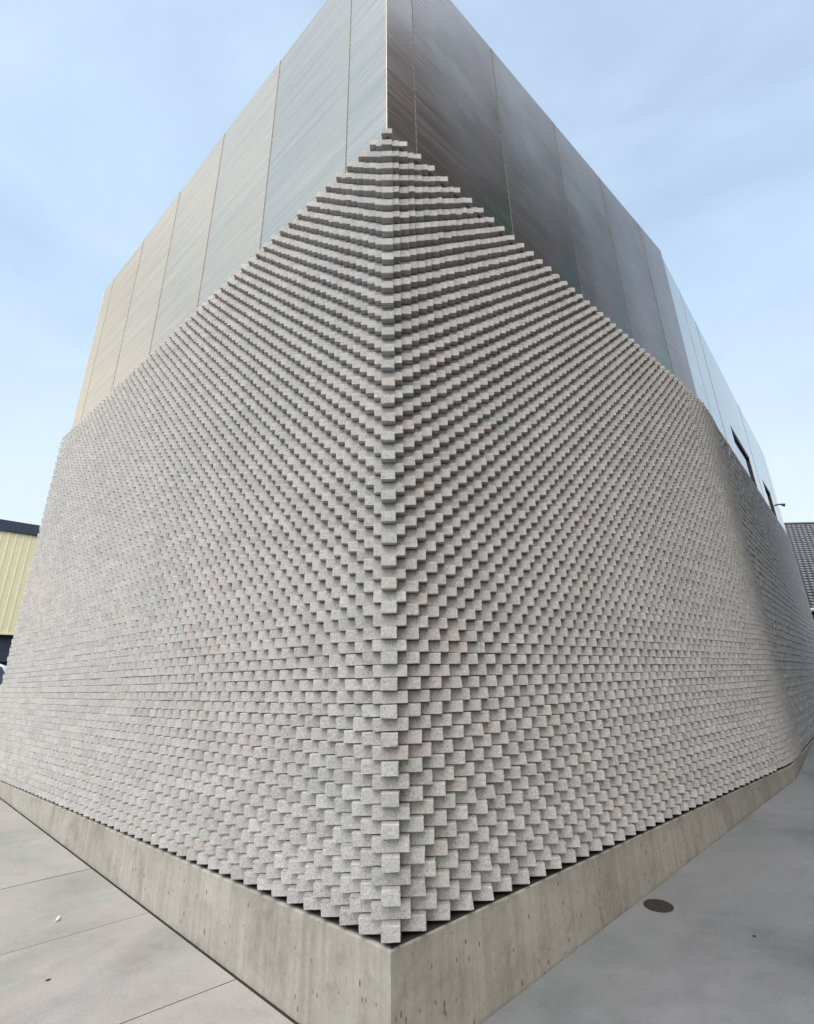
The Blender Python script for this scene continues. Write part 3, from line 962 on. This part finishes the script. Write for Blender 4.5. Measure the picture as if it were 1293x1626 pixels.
# ------------------------------------------------------------------ tiled house behind on the right
hx0, hx1, hy = 11.5, 24.0, 21.0
eave = 0.101 * hy + EYE; ridge_y = 27.2; ridge = 0.2515 * ridge_y + EYE
house = empty('tiled_house', (hx0, hy, G12))
tag(house, 'low house with grey roof tiles and white gutter behind the right end of the building', 'house')
HO = np.array([hx0, hy, G12])
def hpart(name, lo, hi, mat, ch=0.0):
    b = MB(); b.box(np.array(lo) - HO, np.array(hi) - HO, ch=ch); return b.build(name, mat, house)
hpart('wall', (hx0, hy + 2.6, 0.3), (hx1, hy + 11, eave + 0.9), M['render'])
sl = np.array([0, ridge_y - hy, ridge - eave]); SLN = np.hypot(sl[1], sl[2]); u = sl / SLN; nn = np.array([0, -u[2], u[1]])
rb = MB(); rb.add([np.array(q) - HO for q in [(hx0, hy, eave - 0.05), (hx1, hy, eave - 0.05), (hx1, ridge_y, ridge - 0.05), (hx0, ridge_y, ridge - 0.05), (hx0, hy + 0.1, eave - 0.16), (hx1, hy + 0.1, eave - 0.16), (hx1, 2 * ridge_y - hy, eave - 0.16), (hx0, 2 * ridge_y - hy, eave - 0.16)]],
                  [(0, 1, 2, 3), (4, 7, 6, 5), (0, 4, 5, 1), (3, 2, 6, 7), (0, 3, 7, 4), (1, 5, 6, 2)])
roof = rb.build('roof', M['void'], house)
tb = MB()
TW, TL = 0.235, 0.215
nrow = int(SLN / TL)
for r_ in range(nrow):
    x = hx0 + (0 if r_ % 2 == 0 else TW / 2)
    while x < hx1 - TW:
        lift = 0.012 + abs(random.gauss(0, 0.006))
        a = np.array([x + 0.04, hy, eave]) + u * (r_ * TL)
        ax = np.array([[1, 0, 0], u, nn])
        tb.box((0, 0, -0.045), (TW - 0.075, TL * 0.70, lift), np.array([[1, 0, 0], u + nn * -0.10, nn]), a - HO)
        x += TW
tiles = tb.build('roof_tiles', M['tile'], roof); tiles['kind'] = 'stuff'
hpart('ridge_tile', (hx0, ridge_y - 0.12, ridge - 0.02), (hx1, ridge_y + 0.12, ridge + 0.05), M['tile'], 0.02)
gt = MB(); gt.tube([(hx0 - HO[0], -0.09, eave - 0.10 - HO[2]), (hx1 - HO[0], -0.09, eave - 0.10 - HO[2])], 0.07, 12); gt.build('gutter', M['gutter'], house)
hpart('soffit', (hx0, hy + 0.12, eave - 0.26), (hx1, hy + 2.58, eave - 0.20), M['void'])
for x in (12.0, 15.6, 19.2, 23.4):
    hpart('porch_post', (x - 0.07, hy + 0.3, G12), (x + 0.07, hy + 0.44, eave - 0.27), M['frame'])
hpart('door', (13.6, hy + 2.52, G12), (14.6, hy + 2.595, G12 + 2.05), M['frame'])

# ------------------------------------------------------------------ unseen tall building added across the alley to darken the right wall and its sheets
A0 = np.array([6.1, -1.5]); A1 = np.array([6.4, 3.4]); A2 = np.array([14.0, 11.0]); TZ = 18.0
tower = empty('added_alley_building', (A1[0], A1[1], 0.0))
tag(tower, 'unseen tall dark building added across the alley to darken the right side and its metal sheets', 'building')
TO = np.array([A1[0], A1[1], 0.0])
poly = [A0, A1, A2, A2 + np.array([8, -6]), np.array([21, -1.5])]
def tprism(name, pl, z0, z1, mat):
    n = len(pl)
    v = [np.array(v3(q, z0)) - TO for q in pl] + [np.array(v3(q, z1)) - TO for q in pl]
    f = [(i, n + i, n + (i + 1) % n, (i + 1) % n) for i in range(n)] + [tuple(range(n)), tuple(range(n, 2 * n))[::-1]]
    return mesh_obj(name, v, f, mat, tower)
tprism('wall', poly, -0.4, TZ, M['dark_brick'])
cen = sum(poly) / len(poly)
tprism('parapet', [q + (q - cen) / np.hypot(*(q - cen)) * 0.08 for q in poly], TZ + 0.002, TZ + 0.25, M['frame'])
for (p0, p1) in ((A0, A1), (A1, A2)):
    d = (p1 - p0); ln = np.hypot(*d); d = d / ln; nn_ = np.array([-d[1], d[0]])
    ax = np.array([[d[0], d[1], 0], [nn_[0], nn_[1], 0], [0, 0, 1]])
    og = np.array([p0[0], p0[1], 0]) - TO
    for fl in range(6):
        for k in range(int(ln / 2.7)):
            q = 0.8 + k * 2.7; z = 1.3 + fl * 3.2
            b = MB(); b.box((q, 0.002, z), (q + 1.3, 0.05, z + 1.7), ax, og); w = b.build('window', M['frame'], tower)
            b = MB(); b.box((q + 0.08, 0.052, z + 0.08), (q + 1.22, 0.07, z + 1.62), ax, og); b.build('pane', M['glass'], w)

# ------------------------------------------------------------------ unseen building added behind the viewer to shade the right side from the sun
BX0, BX1, BY0, BY1, BZ = 4.0, 18.0, -19.0, -7.0, 15.0
block = empty('added_street_building', (BX0, BY1, -0.4))
tag(block, 'unseen tall plain building added behind the viewer to shade the right side of the wall', 'building')
BO = np.array([BX0, BY1, -0.4])
def bpart(name, lo, hi, mat, parent=None):
    b = MB(); b.box(np.array(lo) - BO, np.array(hi) - BO); return b.build(name, mat, parent or block)
bpart('wall', (BX0, BY0, -0.4), (BX1, BY1, BZ), M['render'])
bpart('parapet', (BX0 - 0.06, BY0 - 0.06, BZ + 0.002), (BX1 + 0.06, BY1 + 0.06, BZ + 0.25), M['frame'])
for fl in range(5):
    for k in range(5):
        x = BX0 + 0.9 + k * 2.75; z = 1.2 + fl * 3.2
        w = bpart('window', (x, BY1 + 0.002, z), (x + 1.4, BY1 + 0.05, z + 1.7), M['frame'])
        bpart('pane', (x + 0.08, BY1 + 0.052, z + 0.08), (x + 1.32, BY1 + 0.07, z + 1.62), M['glass'], w)
